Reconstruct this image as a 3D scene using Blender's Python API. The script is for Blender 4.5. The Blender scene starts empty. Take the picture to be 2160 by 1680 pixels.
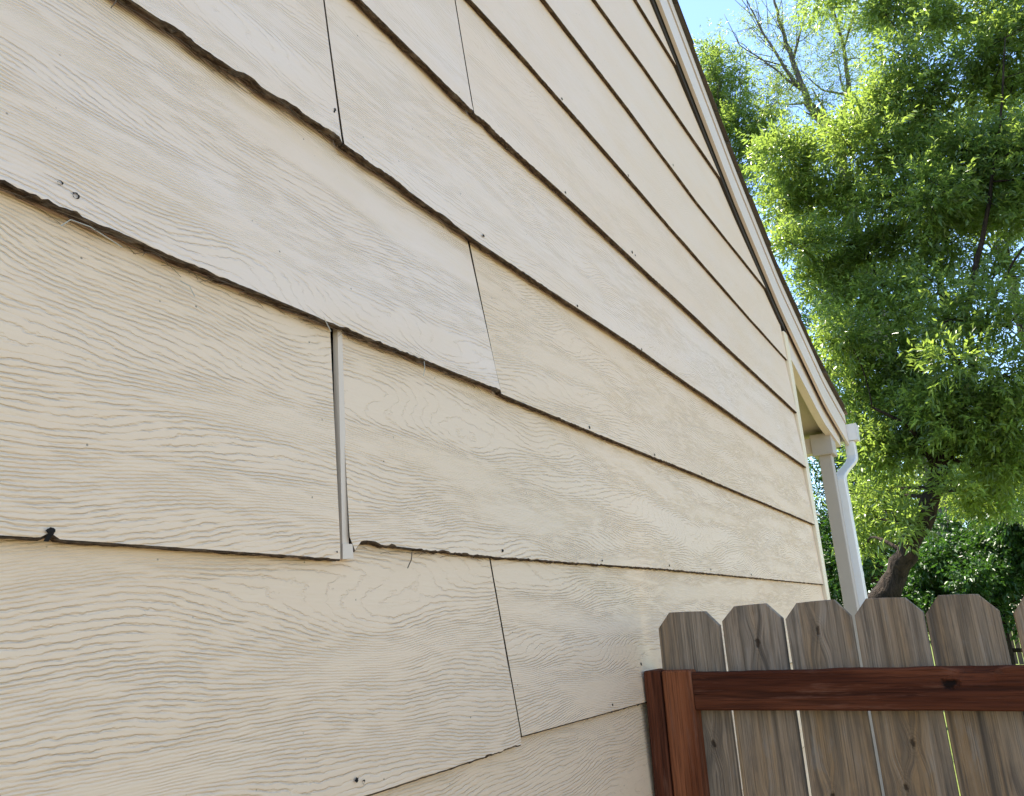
import bpy, math, random
import numpy as np
from mathutils import Matrix, Vector

scene = bpy.context.scene
rng = np.random.default_rng(7)
random.seed(7)

# ------------------------------------------------------------------ camera
cam_d = bpy.data.cameras.new('camera')
cam_d.sensor_fit = 'HORIZONTAL'
cam_d.sensor_width = 36.0
cam_d.lens = 27.4
cam_d.clip_start = 0.02
cam_d.clip_end = 600
cam = bpy.data.objects.new('camera', cam_d)
scene.collection.objects.link(cam)
yaw, pitch, roll = 0.533781, 0.291175, -0.053435
_f = Vector((-math.sin(yaw) * math.cos(pitch), math.cos(yaw) * math.cos(pitch), math.sin(pitch)))
_r = Vector((math.cos(yaw), math.sin(yaw), 0))
_u = _r.cross(_f)
_r2 = _r * math.cos(roll) + _u * math.sin(roll)
_u2 = -_r * math.sin(roll) + _u * math.cos(roll)
m = Matrix(((_r2.x, _u2.x, -_f.x, 0.6918), (_r2.y, _u2.y, -_f.y, 0.0), (_r2.z, _u2.z, -_f.z, 1.7986), (0, 0, 0, 1)))
cam.matrix_world = m
scene.camera = cam

# ------------------------------------------------------------------ sky, sun, exposure
SUN = Vector((-0.38, 0.18, 0.905)).normalized()
world = bpy.data.worlds.new('World')
scene.world = world
world.use_nodes = True
wn = world.node_tree.nodes
wl = world.node_tree.links
wn.clear()
sky = wn.new('ShaderNodeTexSky')
sky.sky_type = 'NISHITA'
sky.sun_disc = False
sky.sun_elevation = math.asin(SUN.z)
sky.sun_rotation = math.atan2(SUN.x, SUN.y)
sky.altitude = 300
sky.air_density = 1.0
sky.dust_density = 0.2
sky.ozone_density = 3.2
bg = wn.new('ShaderNodeBackground')
bg.inputs['Strength'].default_value = 0.12
wo = wn.new('ShaderNodeOutputWorld')
wl.new(sky.outputs[0], bg.inputs[0])
wl.new(bg.outputs[0], wo.inputs[0])

sun_d = bpy.data.lights.new('sun', 'SUN')
sun_d.energy = 5.0
sun_d.angle = math.radians(0.53)
sun_d.color = (1.0, 0.92, 0.79)
sun = bpy.data.objects.new('sun', sun_d)
scene.collection.objects.link(sun)
sun.rotation_euler = (-SUN).to_track_quat('-Z', 'Y').to_euler()
sun.location = (-20, 10, 40)

scene.view_settings.view_transform = 'Standard'
scene.view_settings.look = 'None'
scene.view_settings.gamma = 1.0
scene.view_settings.exposure = 1.88
scene.view_settings.use_curve_mapping = False
scene.render.engine = 'CYCLES'
scene.cycles.max_bounces = 6
scene.cycles.diffuse_bounces = 3
scene.cycles.transmission_bounces = 6

COL = scene.collection

# ------------------------------------------------------------------ mesh helpers
class MB:
    """collects vertices and faces; build() links them as one mesh object"""
    def __init__(self):
        self.v, self.f, self.mi, self.n = [], [], [], 0

    def add(self, verts, faces, mi=0):
        verts = np.asarray(verts, dtype=float).reshape(-1, 3)
        self.v.append(verts)
        for fc in faces:
            self.f.append([i + self.n for i in fc])
            self.mi.append(mi)
        self.n += len(verts)

    def box(self, x0, x1, y0, y1, z0, z1, mi=0, bev=0.0):
        if bev <= 0:
            v = [(x0, y0, z0), (x1, y0, z0), (x1, y1, z0), (x0, y1, z0), (x0, y0, z1), (x1, y0, z1), (x1, y1, z1), (x0, y1, z1)]
            f = [(0, 3, 2, 1), (4, 5, 6, 7), (0, 1, 5, 4), (1, 2, 6, 5), (2, 3, 7, 6), (3, 0, 4, 7)]
            self.add(v, f, mi)
            return
        b = bev
        ring = lambda z, o: [(x0 + b + o, y0 + o, z), (x1 - b - o, y0 + o, z), (x1 - o, y0 + b + o, z), (x1 - o, y1 - b - o, z),
                             (x1 - b - o, y1 - o, z), (x0 + b + o, y1 - o, z), (x0 + o, y1 - b - o, z), (x0 + o, y0 + b + o, z)]
        v = ring(z0, b * .7) + ring(z0 + b, 0) + ring(z1 - b, 0) + ring(z1, b * .7)
        f = [tuple(range(7, -1, -1)), tuple(range(24, 32))]
        for k in range(3):
            for i in range(8):
                j = (i + 1) % 8
                f.append((k * 8 + i, k * 8 + j, k * 8 + 8 + j, k * 8 + 8 + i))
        self.add(v, f, mi)

    def prism(self, outline, axis, a0, a1, mi=0):
        """outline: 2D points; extruded along axis (0,1,2) from a0 to a1"""
        n = len(outline)
        def put(p, a):
            q = [p[0], p[1]]
            q.insert(axis, a)
            return q
        v = [put(p, a0) for p in outline] + [put(p, a1) for p in outline]
        f = [tuple(range(n)), tuple(range(2 * n - 1, n - 1, -1))]
        for i in range(n):
            j = (i + 1) % n
            f.append((j, i, n + i, n + j))
        self.add(v, f, mi)

    def tube(self, pts, radii, sides=6, mi=0, cap=True):
        pts = np.asarray(pts, float)
        n = len(pts)
        radii = np.broadcast_to(np.asarray(radii, float), (n,))
        tan = np.gradient(pts, axis=0)
        tan /= np.linalg.norm(tan, axis=1)[:, None] + 1e-9
        ref = np.array([0.31, 0.77, 0.55]) if abs(tan[0] @ np.array([0.31, 0.77, 0.55])) < .9 else np.array([1., 0, 0])
        vs = []
        for i in range(n):
            a = np.cross(tan[i], ref)
            a /= np.linalg.norm(a) + 1e-9
            b = np.cross(tan[i], a)
            for k in range(sides):
                t = 2 * math.pi * k / sides
                vs.append(pts[i] + radii[i] * (math.cos(t) * a + math.sin(t) * b))
        f = []
        for i in range(n - 1):
            for k in range(sides):
                j = (k + 1) % sides
                f.append((i * sides + k, i * sides + j, (i + 1) * sides + j, (i + 1) * sides + k))
        if cap:
            f.append(tuple(range(sides - 1, -1, -1)))
            f.append(tuple(range((n - 1) * sides, n * sides)))
        self.add(vs, f, mi)

    def build(self, name, mats, parent=None, smooth=False, origin=None):
        me = bpy.data.meshes.new(name)
        v = np.concatenate(self.v) if self.v else np.zeros((0, 3))
        if origin is not None:
            v = v - np.asarray(origin)
        me.from_pydata(v.tolist(), [], self.f)
        if not isinstance(mats, (list, tuple)):
            mats = [mats]
        for mt in mats:
            me.materials.append(mt)
        if len(mats) > 1:
            me.polygons.foreach_set('material_index', np.array(self.mi, dtype=np.int32))
        if smooth:
            me.polygons.foreach_set('use_smooth', np.ones(len(me.polygons), dtype=bool))
        me.update()
        o = bpy.data.objects.new(name, me)
        COL.objects.link(o)
        if origin is not None:
            o.location = origin
        if parent is not None:
            o.parent = parent
        return o


def empty(name, loc=(0, 0, 0)):
    o = bpy.data.objects.new(name, None)
    o.empty_display_size = 0.2
    o.location = loc
    COL.objects.link(o)
    return o


def tag(o, label=None, cat=None, group=None, kind=None):
    if label: o['label'] = label
    if cat: o['category'] = cat
    if group: o['group'] = group
    if kind: o['kind'] = kind
    return o


def vnoise(x, seed=0):
    """smooth 1-D value noise in [-1,1]"""
    x = np.asarray(x, float)
    i = np.floor(x).astype(int)
    f = x - i
    f = f * f * (3 - 2 * f)
    h = lambda k: (np.sin((k + seed * 57.31) * 127.1) * 43758.5453) % 1.0 * 2 - 1
    return h(i) * (1 - f) + h(i + 1) * f


# ------------------------------------------------------------------ material helpers
class NT:
    def __init__(self, name):
        self.mat = bpy.data.materials.new(name)
        self.mat.use_nodes = True
        self.t = self.mat.node_tree
        self.t.nodes.clear()
        self.out = self.t.nodes.new('ShaderNodeOutputMaterial')

    def new(self, typ, **props):
        n = self.t.nodes.new(typ)
        for k, v in props.items():
            setattr(n, k, v)
        return n

    def put(self, sock, v):
        if isinstance(v, bpy.types.NodeSocket):
            self.t.links.new(v, sock)
        elif v is not None:
            if isinstance(v, (tuple, list)) and len(v) == 3 and sock.type == 'RGBA':
                v = (*v, 1)
            sock.default_value = v

    def math(self, op, a, b=None, c=None, clamp=False):
        n = self.new('ShaderNodeMath', operation=op, use_clamp=clamp)
        self.put(n.inputs[0], a)
        if b is not None: self.put(n.inputs[1], b)
        if c is not None: self.put(n.inputs[2], c)
        return n.outputs[0]

    def add(self, a, b): return self.math('ADD', a, b)
    def sub(self, a, b): return self.math('SUBTRACT', a, b)
    def mul(self, a, b): return self.math('MULTIPLY', a, b)

    def xyz(self, x, y, z):
        n = self.new('ShaderNodeCombineXYZ')
        for i, v in enumerate((x, y, z)):
            self.put(n.inputs[i], v)
        return n.outputs[0]

    def coords(self, kind='Object'):
        tc = self.new('ShaderNodeTexCoord')
        s = self.new('ShaderNodeSeparateXYZ')
        self.t.links.new(tc.outputs[kind], s.inputs[0])
        return s.outputs[0], s.outputs[1], s.outputs[2], tc.outputs[kind]

    def rnd(self):
        return self.new('ShaderNodeObjectInfo').outputs['Random']

    def noise(self, vec, scale=1.0, detail=2.0, rough=0.5, dist=0.0):
        n = self.new('ShaderNodeTexNoise')
        self.put(n.inputs['Vector'], vec)
        n.inputs['Scale'].default_value = scale
        n.inputs['Detail'].default_value = detail
        n.inputs['Roughness'].default_value = rough
        n.inputs['Distortion'].default_value = dist
        return n.outputs[0]

    def voronoi(self, vec, scale=1.0, feature='F1', rand=1.0):
        n = self.new('ShaderNodeTexVoronoi', feature=feature)
        self.put(n.inputs['Vector'], vec)
        n.inputs['Scale'].default_value = scale
        n.inputs['Randomness'].default_value = rand
        return n.outputs

    def rangem(self, v, a, b, c=0.0, d=1.0, smooth=False):
        n = self.new('ShaderNodeMapRange')
        n.clamp = True
        if smooth: n.interpolation_type = 'SMOOTHSTEP'
        self.put(n.inputs[0], v)
        for i, q in enumerate((a, b, c, d)):
            self.put(n.inputs[i + 1], q)
        return n.outputs[0]

    def mix(self, fac, a, b, blend='MIX'):
        n = self.new('ShaderNodeMix', data_type='RGBA', blend_type=blend)
        self.put(n.inputs[0], fac)
        self.put(n.inputs[6], a)
        self.put(n.inputs[7], b)
        return n.outputs[2]

    def ramp(self, fac, stops):
        n = self.new('ShaderNodeValToRGB')
        e = n.color_ramp.elements
        while len(e) < len(stops): e.new(0.5)
        for el, (p, c) in zip(e, stops):
            el.position = p
            el.color = (*c, 1)
        self.put(n.inputs[0], fac)
        return n.outputs[0]

    def attr(self, name, kind='GEOMETRY'):
        n = self.new('ShaderNodeAttribute', attribute_name=name, attribute_type=kind)
        return n

    def bump(self, height, dist, strength=1.0, normal=None):
        n = self.new('ShaderNodeBump')
        n.inputs['Strength'].default_value = strength
        n.inputs['Distance'].default_value = dist
        self.put(n.inputs['Height'], height)
        if normal is not None: self.put(n.inputs['Normal'], normal)
        return n.outputs[0]

    def principled(self, color, rough=0.6, spec=0.4, normal=None, metallic=0.0):
        n = self.new('ShaderNodeBsdfPrincipled')
        self.put(n.inputs['Base Color'], color)
        self.put(n.inputs['Roughness'], rough)
        n.inputs['Specular IOR Level'].default_value = spec
        n.inputs['Metallic'].default_value = metallic
        if normal is not None: self.put(n.inputs['Normal'], normal)
        return n.outputs[0]

    def finish(self, shader):
        self.t.links.new(shader, self.out.inputs[0])
        return self.mat


def mat_siding():
    """embossed wood-grain hardboard under cream paint"""
    t = NT('siding_paint')
    x, u, v, vec = t.coords()
    r = t.rnd()
    ro = t.mul(r, 61.0)
    ro2 = t.add(ro, 17.3)
    def flow(vv):
        n1 = t.noise(t.xyz(t.mul(u, 1.1), t.mul(vv, 5.5), ro), 1, 1.0)
        n2 = t.noise(t.xyz(t.mul(u, 5.0), t.mul(vv, 13.0), ro2), 1, 0.0)
        return t.add(t.mul(vv, 205.0), t.add(t.mul(n1, 46.0), t.mul(n2, 8.0))), n2
    F, n2 = flow(v)
    F2, _ = flow(t.add(v, .003))
    rate = t.math('MAXIMUM', t.math('ABSOLUTE', t.math('DIVIDE', t.sub(F2, F), .003)), 45.0)
    jag = t.noise(t.xyz(t.mul(u, 38.0), t.mul(v, 85.0), ro), 1, 3.0, .65)
    ring = t.math('FRACT', t.add(F, t.mul(jag, 1.35)))
    # embossed lines: V-shaped furrows of constant slope, at most a few millimetres wide
    inv = t.math('DIVIDE', 1.0, rate)
    d = t.mul(t.math('ABSOLUTE', t.sub(ring, .5)), inv)
    w = t.math('MINIMUM', t.mul(inv, .47), .0016)
    fur = t.math('MAXIMUM', t.sub(w, d), 0.0)
    msk = t.noise(t.xyz(t.mul(u, 17.0), t.mul(v, 120.0), ro), 1, 1.0)
    m1 = t.rangem(msk, .34, .54, .25, 1.0)
    mm = t.mul(t.mul(m1, t.mul(t.rangem(rate, 45., 120., .45, 1.0), t.rangem(rate, 215., 380., 1.0, .3))), t.attr('grain', 'OBJECT').outputs['Fac'])
    fib = t.noise(t.xyz(t.mul(u, 45.0), t.mul(v, 300.0), ro), 1, 1.0)
    h = t.add(t.mul(t.mul(fur, mm), -.75), t.mul(fib, 0.0004))
    nrm = t.bump(h, 1.0, 1.0)
    # colour: cream paint, faint tone drift, a little dirt caught in the grain
    base = t.mix(r, (0.79, 0.555, 0.36), (0.81, 0.585, 0.40))
    tone = t.attr('sky_chalk', 'OBJECT').outputs['Fac']
    base = t.mix(tone, base, (0.84, 0.66, 0.545))
    drift = t.noise(t.xyz(t.mul(u, 3.0), t.mul(v, 9.0), ro2), 1, 3.0)
    base = t.mix(t.rangem(drift, .35, .7, 0, .5), base, (0.79, 0.545, 0.34))
    base = t.mix(t.rangem(msk, .5, .75, 0, .35), base, (0.83, 0.605, 0.405))
    vo = t.voronoi(t.xyz(t.mul(u, 1.0), v, ro), 46.0)
    sel = t.new('ShaderNodeSeparateColor')
    t.put(sel.inputs[0], vo[1])
    speck = t.mul(t.rangem(vo[0], .035, .075, 1, 0), t.rangem(sel.outputs[0], .78, .84, 0, 1))
    base = t.mix(t.mul(speck, .75), base, (0.10, 0.07, 0.045))
    return t.finish(t.principled(base, 0.5, 0.35, nrm))


def mat_raw_edge():
    t = NT('raw_board_edge')
    x, u, v, vec = t.coords()
    n = t.noise(t.xyz(t.mul(x, 300.), t.mul(u, 90.0), t.mul(v, 500.)), 1, 3.0, .6)
    n2 = t.noise(vec, 25.0, 2.0)
    c = t.ramp(n, [(0.3, (0.03, 0.019, 0.012)), (0.55, (0.085, 0.054, 0.033)), (0.78, (0.19, 0.125, 0.075))])
    c = t.mix(t.rangem(n2, .5, .72, 0, .5), c, (0.24, 0.165, 0.105))
    return t.finish(t.principled(c, .9, .1, t.bump(n, 0.0016)))


def mat_painted(name, col, var=0.06, rough=.5, relief=0.0004, dirt=.25):
    t = NT(name)
    x, u, v, vec = t.coords('Object')
    n = t.noise(t.xyz(t.mul(x, 6), t.mul(u, 3), t.mul(v, 6)), 1, 4.0, .6)
    fine = t.noise(vec, 180.0, 3.0)
    dark = tuple(c * .72 for c in col)
    light = tuple(min(.85, c * (1 + var)) for c in col)
    c = t.mix(n, light, tuple(c * (1 - var) for c in col))
    d = t.noise(vec, 22.0, 4.0, .65)
    c = t.mix(t.rangem(d, .55, .8, 0, dirt), c, dark)
    return t.finish(t.principled(c, rough, .4, t.bump(fine, relief)))


def mat_picket():
    """weathered cedar: grey and brown long streaks, knots placed per board"""
    t = NT('weathered_cedar')
    x, y, z, vec = t.coords()
    r = t.rnd()
    ro = t.mul(r, 83.0)
    # grain bends round the knots
    warp = None
    knots = None
    for nm in ('knot_a', 'knot_b'):
        a = t.attr(nm, 'OBJECT')
        s = t.new('ShaderNodeSeparateXYZ')
        t.put(s.inputs[0], a.outputs['Vector'])
        dx = t.sub(x, s.outputs[0])
        dz = t.mul(t.sub(z, s.outputs[2]), 0.55)
        d = t.math('SQRT', t.add(t.mul(dx, dx), t.mul(dz, dz)))
        near = t.rangem(d, 0.0, 0.035, 1.0, 0.0, True)
        w = t.mul(t.mul(t.math('SIGN', dx), near), 0.010)
        warp = w if warp is None else t.add(warp, w)
        dn = t.add(d, t.mul(t.sub(t.noise(vec, 130.0, 2.0), .5), .009))
        k = t.rangem(dn, .0020, .0062, 1.0, 0.0, True)
        ringk = t.mul(t.rangem(t.math('SINE', t.mul(dn, 1500.0)), -.2, 1, 0, .22), t.rangem(dn, .006, .022, 1, 0))
        k = t.math('MAXIMUM', k, ringk)
        knots = k if knots is None else t.math('MAXIMUM', knots, k)
    gx = t.add(x, warp)
    big = t.noise(t.xyz(t.mul(gx, 17.0), ro, t.mul(z, 1.1)), 1, 2.0, .55, .3)
    str1 = t.noise(t.xyz(t.mul(gx, 95.0), ro, t.mul(z, 2.6)), 1, 3.0, .6)
    str2 = t.noise(t.xyz(t.mul(gx, 420.0), ro, t.mul(z, 9.0)), 1, 2.0, .6)
    grey = t.mix(r, (0.33, 0.255, 0.195), (0.34, 0.25, 0.175))
    brown = t.mix(r, (0.35, 0.215, 0.11), (0.28, 0.175, 0.095))
    c = t.mix(t.math('ADD', t.rangem(big, .38, .62, 0, .8), t.rangem(z, 1.70, 1.55, 0, .45), clamp=True), grey, brown)
    c = t.mix(t.rangem(str1, .46, .70, 0, .8), c, (0.145, 0.11, 0.08))
    c = t.mix(t.rangem(str1, .42, .22, 0, .45), c, (0.36, 0.31, 0.26))
    c = t.mix(t.rangem(str2, .48, .72, 0, .7), c, (0.10, 0.075, 0.055))
    # dark drip streaks
    dr = t.noise(t.xyz(t.mul(gx, 46.0), t.add(ro, 9.0), t.mul(z, .7)), 1, 1.0)
    c = t.mix(t.rangem(dr, .60, .68, 0, .75), c, (0.075, 0.058, 0.045))
    blot = t.noise(t.xyz(t.mul(x, 30.0), ro, t.mul(z, 9.0)), 1, 4.0, .65)
    c = t.mix(t.rangem(blot, .5, .75, 0, .55), c, (0.09, 0.072, 0.06))
    c = t.mix(t.rangem(blot, .42, .25, 0, .4), c, (0.33, 0.30, 0.27))
    c = t.mix(t.mul(knots, .85), c, (0.035, 0.022, 0.014))
    h = t.add(t.mul(str1, .9), t.add(t.mul(str2, .6), t.mul(knots, -.6)))
    return t.finish(t.principled(c, .88, .12, t.bump(h, 0.003)))


def mat_red_stain(name, axis, light):
    """rough-sawn fir under a red-brown stain; grain runs along axis"""
    t = NT(name)
    x, y, z, vec = t.coords()
    c3 = [x, y, z]
    lo, hi = 2.4, 70.0
    r = t.mul(t.rnd(), 31.0)
    sc = lambda k, a, b: t.xyz(*[t.add(t.mul(q, (a if i == axis else b)), r) for i, q in enumerate(c3)])
    band = t.noise(sc(0, 3.4, 95.0), 1, 2.0, .55, .8)
    fine = t.noise(sc(0, 9.0, 330.0), 1, 3.0, .6)
    big = t.noise(sc(0, 3.0, 22.0), 1, 2.0)
    a = (0.080, 0.022, 0.010) if not light else (0.15, 0.042, 0.016)
    b = (0.15, 0.045, 0.020) if not light else (0.27, 0.088, 0.036)
    dk = (0.022, 0.008, 0.005) if not light else (0.055, 0.019, 0.010)
    c = t.mix(t.rangem(big, .35, .65), a, b)
    c = t.mix(t.rangem(band, .50, .68, 0, .62), c, dk)
    c = t.mix(t.rangem(fine, .50, .75, 0, .75), c, dk)
    wear = t.noise(sc(0, 6.0, 60.0), 1, 4.0, .7)
    c = t.mix(t.rangem(wear, .56, .74, 0, .5), c, (0.26, 0.12, 0.075))
    a1 = t.attr('knot_a', 'OBJECT')
    s = t.new('ShaderNodeSeparateXYZ')
    t.put(s.inputs[0], a1.outputs['Vector'])
    dx = t.mul(t.sub(x, s.outputs[0]), .6 if axis == 0 else 1.0)
    dz = t.mul(t.sub(z, s.outputs[2]), .6 if axis == 2 else 1.0)
    d = t.math('SQRT', t.add(t.mul(dx, dx), t.mul(dz, dz)))
    d = t.add(d, t.mul(t.sub(t.noise(vec, 120.0, 2.0), .5), .012))
    k = t.rangem(d, .004, .012, 1, 0, True)
    c = t.mix(k, c, (0.012, 0.006, 0.004))
    h = t.add(t.mul(band, -1.2), t.add(t.mul(fine, .5), t.mul(k, -1.0)))
    return t.finish(t.principled(c, .82, .10, t.bump(h, 0.0045)))


def mat_leaf(name, dark, mid, bright, trans, gloss=.35, tw=.5):
    t = NT(name)
    a = t.attr('tint')
    c = t.ramp(a.outputs['Fac'], [(0.0, dark), (0.55, mid), (1.0, bright)])
    tc = t.mix(a.outputs['Fac'], tuple(q * .75 for q in trans), trans)
    p = t.principled(c, gloss, .5)
    tr = t.new('ShaderNodeBsdfTranslucent')
    t.put(tr.inputs[0], tc)
    mx = t.new('ShaderNodeMixShader')
    mx.inputs[0].default_value = tw
    t.t.links.new(p, mx.inputs[1])
    t.t.links.new(tr.outputs[0], mx.inputs[2])
    return t.finish(mx.outputs[0])


def mat_bark(name='bark', a=(0.012, 0.009, 0.006), b=(0.048, 0.034, 0.024)):
    t = NT(name)
    x, y, z, vec = t.coords()
    n = t.noise(t.xyz(t.mul(x, 22), t.mul(y, 22), t.mul(z, 6)), 1, 4.0, .65, .6)
    c = t.mix(t.rangem(n, .35, .65), a, b)
    return t.finish(t.principled(c, .9, .15, t.bump(n, 0.05)))


def mat_shingle():
    t = NT('asphalt_shingle')
    x, y, z, vec = t.coords('Object')
    r = t.rnd()
    g = t.noise(vec, 260.0, 3.0, .7)
    b = t.mix(r, (0.045, 0.036, 0.028), (0.085, 0.066, 0.05))
    c = t.mix(t.rangem(g, .35, .7), b, (0.13, 0.105, 0.08))
    return t.finish(t.principled(c, .95, .1, t.bump(g, 0.002)))


def mat_ground(name, a, b, scale):
    t = NT(name)
    x, y, z, vec = t.coords('Object')
    n = t.noise(vec, scale, 5.0, .65)
    n2 = t.noise(vec, .35, 3.0)
    c = t.mix(t.rangem(n, .3, .7), a, b)
    c = t.mix(t.rangem(n2, .4, .7, 0, .4), c, tuple(q * .7 for q in b))
    return t.finish(t.principled(c, .95, .1, t.bump(n, 0.02)))


M_SIDING = mat_siding()
M_EDGE = mat_raw_edge()
M_TRIM = mat_painted('trim_paint', (0.72, 0.585, 0.485), .05, .5)
M_CORNER = mat_painted('corner_paint', (0.84, 0.67, 0.46), .04, .45)
M_BATTEN = mat_painted('batten_paint', (0.70, 0.53, 0.39), .04, .45, .0003, .15)
M_POST = mat_painted('post_paint', (0.46, 0.385, 0.32), .05, .5)
M_CEIL = mat_painted('porch_ceiling_paint', (0.46, 0.37, 0.26), .05, .6)
M_GUTTER = mat_painted('gutter_enamel', (0.80, 0.75, 0.70), .03, .3, .0001, .1)
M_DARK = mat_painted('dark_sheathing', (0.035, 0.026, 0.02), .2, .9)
M_NAIL = mat_painted('rusty_nail', (0.012, 0.008, 0.005), .3, 1.0)
M_FIBRE = mat_painted('loose_fibre', (0.16, 0.11, 0.07), .3, .9)
M_WEB = mat_painted('cobweb', (0.5, 0.45, 0.38), .1, .8)
M_SHINGLE = mat_shingle()
M_PICKET = mat_picket()
M_RED_V = mat_red_stain('red_stain_dark_upright', 2, False)
M_RED_VL = mat_red_stain('red_stain_light_upright', 2, True)
M_RED_H = mat_red_stain('red_stain_rail', 0, False)
M_BARK = mat_bark()
M_BARK_G = mat_bark('grey_bark', (0.06, 0.052, 0.045), (0.16, 0.14, 0.12))
M_LEAF_A = mat_leaf('leaf_fresh', (0.05, 0.085, 0.026), (0.095, 0.15, 0.038), (0.20, 0.27, 0.048), (0.36, 0.50, 0.075), .30)
M_LEAF_B = mat_leaf('leaf_grey_green', (0.06, 0.10, 0.035), (0.11, 0.165, 0.05), (0.18, 0.24, 0.06), (0.36, 0.48, 0.07), .28)
M_LEAF_C = mat_leaf('leaf_deep_green', (0.015, 0.045, 0.01), (0.03, 0.08, 0.014), (0.06, 0.12, 0.018), (0.09, 0.22, 0.02), .45, .3)
M_GRASS = mat_ground('lawn_grass', (0.06, 0.095, 0.02), (0.15, 0.17, 0.045), 9.0)
M_BOUNCE_GRAVEL = mat_ground('bounce_gravel', (0.17, 0.14, 0.105), (0.24, 0.20, 0.155), 30.0)
M_OLDFENCE = mat_painted('old_fence_wood', (0.10, 0.065, 0.04), .3, .85)

# ------------------------------------------------------------------ ground
g = MB()
g.add([(-150, -60, 0), (150, -60, 0), (150, 240, 0), (-150, 240, 0)], [(0, 1, 2, 3)])
tag(g.build('ground', M_GRASS), kind='structure')
g = MB()
g.add([(-.02, -8, .004), (7.5, -8, .004), (7.5, 7.0, .004), (-.02, 7.0, .004)], [(0, 1, 2, 3)])
tag(g.build('gravel_bounce_ground', M_BOUNCE_GRAVEL), kind='structure')  # unseen gravel, added to bounce warm light onto the shaded wall

# ------------------------------------------------------------------ house
house = empty('house', (0, 0, 0))
tag(house, 'cream lap-sided house gable wall with brown board edges, rake trim and porch corner', 'house')

RAKE = np.array([(-1.0, 6.08), (1.2, 4.76), (2.0, 4.27), (2.38, 4.047), (2.588, 3.925), (3.211, 3.565), (3.855, 3.268), (4.799, 2.976), (5.47, 2.862)])
APEX = -1.0
def rake_z(y):
    y = np.asarray(y, float)
    y = np.where(y < APEX, 2 * APEX - y, y)
    return np.interp(y, RAKE[:, 0], RAKE[:, 1])
def rake_y(z):
    """Y on the right slope where the rake has height z"""
    return np.interp(-np.asarray(z, float), -RAKE[:, 1], RAKE[:, 0])

YC = 3.90          # corner of the wall
EXP = 0.28         # exposure of a siding course
Z0 = 1.64
DZ = {  # measured waviness of each course's lower edge: Y, dz
    0: [(0.3, -.022), (.795, -.022), (.951, -.019), (1.142, -.014), (1.1425, -.003), (1.656, -.002), (3.9, .0)],
    1: [(.3, -.027), (.745, -.027), (.767, -.005), (1.097, -.006), (1.853, .004), (3.905, .012)],
    2: [(.294, .003), (.461, -.001), (.71, -.001), (1.122, .005), (1.1265, .0005), (1.483, .001), (2.248, .006), (3.875, .007)],
    3: [(.396, -.004), (.537, -.001), (.714, .010), (.7185, .002), (.80, .001), (1.065, -.006), (1.465, -.001), (1.847, .006), (3.89, .001)],
    4: [(.757, .010), (1.053, -.006), (1.453, -.003), (1.815, -.002), (3.878, -.005)],
    5: [(1.082, -.006), (1.322, .003), (1.811, .0), (2.267, -.008), (3.237, -.014), (3.848, -.010)],
    6: [(1.428, -.012), (1.959, -.006), (2.604, -.018), (3.641, .008)],
    7: [(1.771, -.018), (2.174, .010), (3.147, .028)],
    8: [(2.175, .014), (2.539, .013)],
}
def course_z(k, y):
    d = DZ.get(k)
    z = Z0 + k * EXP
    if d is None:
        return z + np.zeros_like(np.asarray(y, float))
    return z + np.interp(y, [p[0] for p in d], [p[1] for p in d])

TH = 0.0102
OVER = 0.03

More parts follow.
